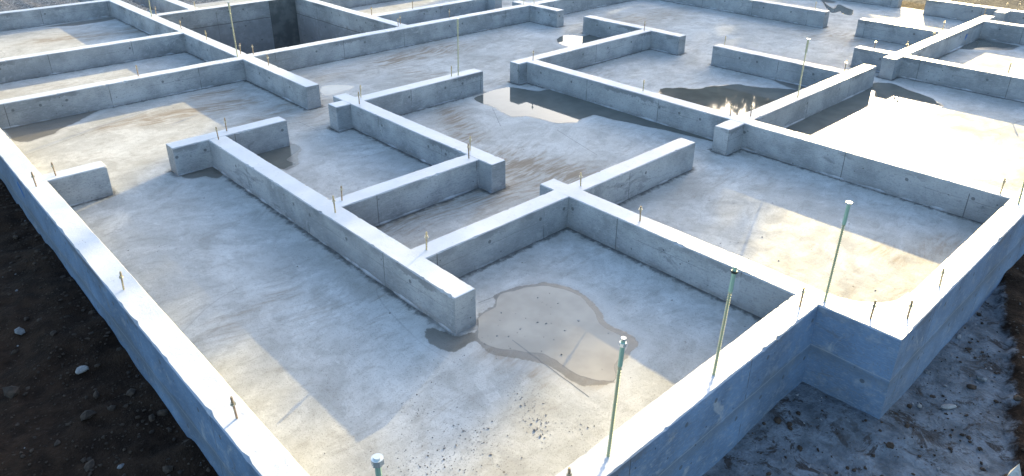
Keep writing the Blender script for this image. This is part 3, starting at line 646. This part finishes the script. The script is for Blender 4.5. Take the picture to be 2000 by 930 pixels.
b1 = bmesh.new(); prism(b1, .0128, .0885, .0912, 14); me_wash = finish(b1, 'washer', M_nut)
BG = 'anchor bolts standing in the wall tops'
def bolt(x, y, label, hgt=.118, lean=(0, 0)):
    r = link(bpy.data.objects.new('anchor_bolt', None)); r.empty_display_size = .05
    dz = random.uniform(-.012, .004)
    r.location = (x, y, -.001); r.rotation_euler = (lean[0], lean[1], random.uniform(0, 3)); r.scale = (1, 1, hgt/.118)
    tag(r, label, 'bolt', BG)
    for n, m in (('rod', me_rod), ('nut', me_nut), ('washer', me_wash)):
        c = link(bpy.data.objects.new(n, m)); c.parent = r
        if n == 'rod' and random.random() < .6:
            c.material_slots[0].link = 'OBJECT'; c.material_slots[0].material = M_rust
        if n != 'rod': c.location.z = dz
    return r
BOLTS = [
 (-1.344, 2.603, 'rusty anchor bolt on the left outer wall beside the stub wall, nearer the soil'),
 (-1.191, 2.718, 'anchor bolt at the root of the stained stub wall on the left'),
 (-1.344, .769, 'lone anchor bolt midway along the left outer wall'),
 (-1.33, -.608, 'anchor bolt at the lower left casting a blue shadow on the white wall top'),
 (-.007, 2.631, 'left bolt of the pair where the T cross wall meets the long inner wall'),
 (.125, 2.771, 'right bolt of the pair where the T cross wall meets the long inner wall'),
 (1.347, 2.633, 'front bolt of the close pair above the small square pier, centre left'),
 (1.468, 2.796, 'rear bolt of the close pair above the small square pier, centre left'),
 (-.005, .808, 'left bolt where the cracked low wall joins the long inner wall'),
 (.126, .94, 'right bolt where the cracked low wall joins the long inner wall'),
 (1.248, .925, 'front bolt of the overlapping pair at the image centre'),
 (1.357, 1.041, 'rear bolt of the overlapping pair at the image centre'),
 (.135, 0., 'golden bolt near the square chipped wall end, with a long blue shadow'),
 (1.503, -.009, 'golden bolt standing on the crossing behind the front puddle'),
 (1.378, -.639, 'golden bolt on the wall right of the front puddle, just past the crossing'),
 (1.216, -1.826, 'rusty bolt between the two tall green rods on the front wall'),
 (1.378, -2.129, 'left of the two bolts on the projecting front corner'),
 (1.523, -2.257, 'right of the two bolts on the projecting front corner'),
 (1.975, -2.256, 'lone rusty bolt on the sunlit right outer wall'),
 (3.578, -2.098, 'bolt where the long wall meets the sunlit right outer wall'),
 (3.624, .094, 'left of two capped bolts on the crossing below the grey puddle'),
 (3.748, -.039, 'right of two capped bolts on the crossing below the grey puddle'),
 (3.65, 2.651, 'bolt above the square pier behind the mirror puddle'),
 (2.559, 2.763, 'bolt just left of the tall rod on the wall pointing at the mirror puddle'),
 (4.373, 5.055, 'bolt halfway along the straight wall right of the deep pit'),
 (5.748, 2.702, 'bolt at the far end crossing of the wall behind the mirror puddle'),
 (3.632, 1.081, 'bolt on the long wall between the mirror puddle and the grey puddle'),
 (5.861, 1.565, 'bolt near the free end of the wall above the grey puddle'),
 (8.771, 1.857, 'bolt near the free end of the long wall at top centre right'),
 (5.816, .052, 'bolt where the wall above the grey puddle meets the rod carrying arm'),
 (7.019, .243, 'bolt on the short stub left of the upper right square pier'),
 (7.147, -.07, 'bright bolt at the upper right square pier, left of its twin'),
 (7.02, -.155, 'pale bolt at the upper right square pier, right of its twin'),
 (8.006, -.067, 'bolt midway along the bright upper right wall'),
 (8.743, .067, 'bolt where a rear wall meets the bright upper right wall'),
 (10.173, .001, 'bolt at the far end of the bright upper right wall'),
 (10.85, -.09, 'left bolt of the farthest pair at the top right corner'),
 (10.93, -.22, 'right bolt of the farthest pair at the top right corner'),
 (6.99, -1.191, 'slim bolt on the right edge wall before the sunlit floor'),
 (1.341, 4.438, 'bolt on the free arm of the diagonal wall left of centre'),
 (1.434, 5.004, 'bolt right of the tall rod at the front left corner of the pit'),
 (1.335, 5.125, 'bolt tucked behind the tall rod at the front left corner of the pit'),
 (1.321, 6.04, 'short bolt on the diagonal wall left of the pit'),
 (3.503, 5.06, 'left bolt of the tight pair at the front right corner of the pit'),
 (3.614, 5.169, 'right bolt of the tight pair at the front right corner of the pit'),
 (3.64, 5.90, 'bolt on the right pit wall beside the far sunlit patch'),
 (.147, 4.97, 'lone bolt on the nearest of the three parallel upper left walls'),
 (1.315, 6.84, 'small bolt where the middle parallel wall meets the diagonal wall'),
 (1.40, 7.974, 'bolt beside the tall rod at the back left corner of the pit'),
 (1.975, 8.02, 'bolt on the pit back wall where a short wall joins it'),
 (5.787, 5.016, 'left of the two bolts at the top centre crossing'),
 (5.875, 4.884, 'right of the two bolts at the top centre crossing'),
 (4.356, 5.90, 'bolt on the wall behind the straight pit front wall'),
 (-.59, -1.84, 'dark bolt head at the bottom edge, left of the leftmost standing green rod'),
]
for i, (x, y, lb) in enumerate(BOLTS):
    bolt(x, y, lb, random.uniform(.106, .128), (random.uniform(-.05, .05), random.uniform(-.05, .05)))

def long_rod(x, y, top, label, style):
    H = top[2]
    r = link(bpy.data.objects.new('threaded_rod', None)); r.empty_display_size = .05
    r.location = (x, y, -.001)
    d = Vector((top[0]-x, top[1]-y, H)); r.rotation_euler = d.to_track_quat('Z', 'Y').to_euler()
    tag(r, label, 'rod', 'tall threaded hold-down rods standing in the walls')
    H = d.length; i_far = y > -1.
    def add(n, me, par=r):
        c = link(bpy.data.objects.new(n, me)); c.parent = par; return c
    sl = .125 if style != 'plain' else .12
    bm = rings(.0052, .0082, -.03, H-sl, .0130)
    add('thread', finish(bm, 'thread', M_brass if i_far else M_green))
    bm = bmesh.new(); prism(bm, .0096, H-sl, H-.006, 8, .2); add('sleeve', finish(bm, 'sleeve', M_brass if i_far else M_sleeve))
    if style == 'disc':
        bm = bmesh.new(); prism(bm, .0165, H-.008, H, 16, 0, .0150); add('cap', finish(bm, 'cap', M_cap))
    elif style == 'ring':
        bm = bmesh.new(); prism(bm, .0155, H-.030, H-.020, 6); add('nut', finish(bm, 'nut', M_darknut))
        bm = bmesh.new(); prism(bm, .0088, H-.007, H, 10); add('stub', finish(bm, 'stub', M_sleeve))
    elif style == 'nut':
        bm = bmesh.new(); prism(bm, .0140, H-.034, H-.018, 6); add('nut', finish(bm, 'nut', M_cap))
        bm = bmesh.new(); prism(bm, .0100, H-.007, H+.002, 12); add('cap', finish(bm, 'cap', M_cap))
    elif style == 'head':
        bm = bmesh.new(); prism(bm, .0190, H-.024, H-.004, 6, .3); add('nut', finish(bm, 'nut', M_cap))
        bm = bmesh.new(); prism(bm, .0185, H-.004, H-.001, 20); prism(bm, .0115, H-.001, H+.005, 14); add('cap', finish(bm, 'cap', M_cap))
    else:
        bm = bmesh.new(); prism(bm, .0125, H-.008, H, 10); add('cap', finish(bm, 'cap', M_cap))
    return r
RL = [('green threaded rod with a dark ring nut on the front wall, second from the corner', 'ring'),
      ('green threaded rod with a white disc cap by the projecting front corner', 'disc'),
      ('nearest full length green rod, zinc nut on top, at the bottom of the front wall', 'nut'),
      ('thin tall rod on the short wall pointing at the mirror puddle', 'plain'),
      ('tall rod at the front left corner of the deep pit', 'plain'),
      ('greenish rod at the back left corner of the pit, cut by the top edge', 'plain'),
      ('tall rod with a pale cap on the arm beside the grey puddle', 'disc'),
      ('green rod cut off by the right edge at the right outer wall', 'plain')]
for i, (((x, y), top), (lb, stl)) in enumerate(zip(RODS, RL)):
    if i == 5: top = [1.325, 7.90, .58]
    long_rod(x, y, top, lb, stl)
long_rod(-1.325, -1.735, [-1.325, -1.735, .60], 'blue green rod with hexagon head at the bottom edge, only its top visible', 'head')

# ------------------------------------------------------------------ trees outside the picture that shade the middle of the site
def tree(s, w, zc, rw, rz, rs, seed, label, leaf=.2):
    r = np.random.default_rng(seed)
    d = np.array([math.cos(SUN_AZ), math.sin(SUN_AZ)]); n = np.array([-d[1], d[0]])
    bx_, by_ = d*s+n*w
    root = link(bpy.data.objects.new('tree', None)); root.location = (bx_, by_, ZG)
    tag(root, label, 'tree')
    bm = bmesh.new(); prism(bm, .28, -.1, zc-ZG, 12, 0, .12)
    t = link(bpy.data.objects.new('trunk', finish(bm, 'trunk', M_bark))); t.parent = root
    N = 9000 if leaf < .3 else 15000
    u = r.normal(0, 1, (N, 3)); u /= np.linalg.norm(u, axis=1)[:, None]
    rad = r.uniform(.45, 1., N)**.55
    lump = 1+.045*np.sin(u[:, 0]*5+seed)+.05*np.sin(u[:, 1]*7+2*seed)+.03*np.sin(u[:, 2]*9)
    p = u*(rad*lump)[:, None]
    p = np.stack([p[:, 0]*rs, p[:, 1]*rw, p[:, 2]*rz], 1)
    pw = np.stack([p[:, 0]*d[0]+p[:, 1]*n[0], p[:, 0]*d[1]+p[:, 1]*n[1], p[:, 2]+zc-ZG], 1)
    if leaf < .3:      # a leafy shoot standing clear of the crown
        k = 70
        q = np.stack([r.normal(0, .15, k), -.68-w+r.normal(0, .10, k), 7.24-zc+r.normal(0, .055, k)], 1)
        p[:k] = q
    pw = np.stack([p[:, 0]*d[0]+p[:, 1]*n[0], p[:, 0]*d[1]+p[:, 1]*n[1], p[:, 2]+zc-ZG], 1)
    a = r.normal(0, 1, (N, 3)); a /= np.linalg.norm(a, axis=1)[:, None]
    b = np.cross(a, r.normal(0, 1, (N, 3))); b /= np.linalg.norm(b, axis=1)[:, None]
    sz = r.uniform(leaf*.5, leaf, N)[:, None]
    V = np.stack([pw-a*sz, pw+b*sz*.6, pw+a*sz, pw-b*sz*.6], 1).reshape(-1, 3)
    F = np.arange(N*4).reshape(N, 4)
    o = mesh_obj('crown', V.tolist(), F.tolist(), M_leaf, None); o.parent = root
tree(28, .9, 4.75, 3.45, 2.55, 2.6, 3, 'broad dense tree beyond the plot, its shadow darkening the middle of the slab')
for i, (az, D, H, rw) in enumerate([(32.6, 100, 30., 9.3), (37.4, 92, 22.5, 6)]):
    a = R_(az)-SUN_AZ; s_, w_ = D*math.cos(a)-3.15, D*math.sin(a)-2.17
    tree(s_, w_, H*.58, rw, H*.42, rw*.8, 20+i, ('very tall distant tree seen only as dark reflection in the grey puddle', 'distant tree seen only as dark reflection in the mirror puddle')[i], .8)

# ------------------------------------------------------------------ light
S = Vector((math.cos(SUN_EL)*math.cos(SUN_AZ), math.cos(SUN_EL)*math.sin(SUN_AZ), math.sin(SUN_EL)))
L = bpy.data.lights.new('sun', 'SUN'); L.energy = 3.2; L.angle = R_(.5); L.color = (1., .78, .38)
so = link(bpy.data.objects.new('sun', L)); so.rotation_euler = S.to_track_quat('Z', 'Y').to_euler(); so.location = (20, 8, 12)
wd = bpy.data.worlds.new('World'); scene.world = wd; wd.use_nodes = True
nt = wd.node_tree; nt.nodes.clear()
ow = nt.nodes.new('ShaderNodeOutputWorld'); bg = nt.nodes.new('ShaderNodeBackground'); sk = nt.nodes.new('ShaderNodeTexSky')
sk.sky_type = 'NISHITA'; sk.sun_disc = False; sk.sun_elevation = SUN_EL; sk.sun_rotation = R_(90)-SUN_AZ
sk.air_density = 1.; sk.dust_density = 2.5; sk.ozone_density = 2.0
bg.inputs[1].default_value = .15
nt.links.new(sk.outputs[0], bg.inputs[0]); nt.links.new(bg.outputs[0], ow.inputs[0])

# ------------------------------------------------------------------ camera
cd = bpy.data.cameras.new('camera'); cam = link(bpy.data.objects.new('camera', cd))
Rm = Matrix(((0.7296091825080342, -0.6838537506138935, 0.003806385591183999), (0.29237377667076164, 0.31695798071800974, 0.9022500834992687), (-0.6182135678834894, -0.6571770585089474, 0.4311963569585135)))
mw = Rm.transposed().to_4x4(); mw.translation = (-2.1394649105672188, -3.166020160952832, 2.2032331618128107)
cam.matrix_world = mw
cd.sensor_width = 36.; cd.lens = 36*1441.13999/2000; cd.shift_y = -(465-384.195803)/2000
cd.clip_start = .05; cd.clip_end = 2000
scene.camera = cam
vs = scene.view_settings
scene.display_settings.display_device = 'sRGB'
vs.view_transform = 'Standard'; vs.look = 'None'; vs.exposure = EXPOSURE; vs.gamma = 1.; vs.use_curve_mapping = False
scene.render.resolution_x = 1024; scene.render.resolution_y = 476
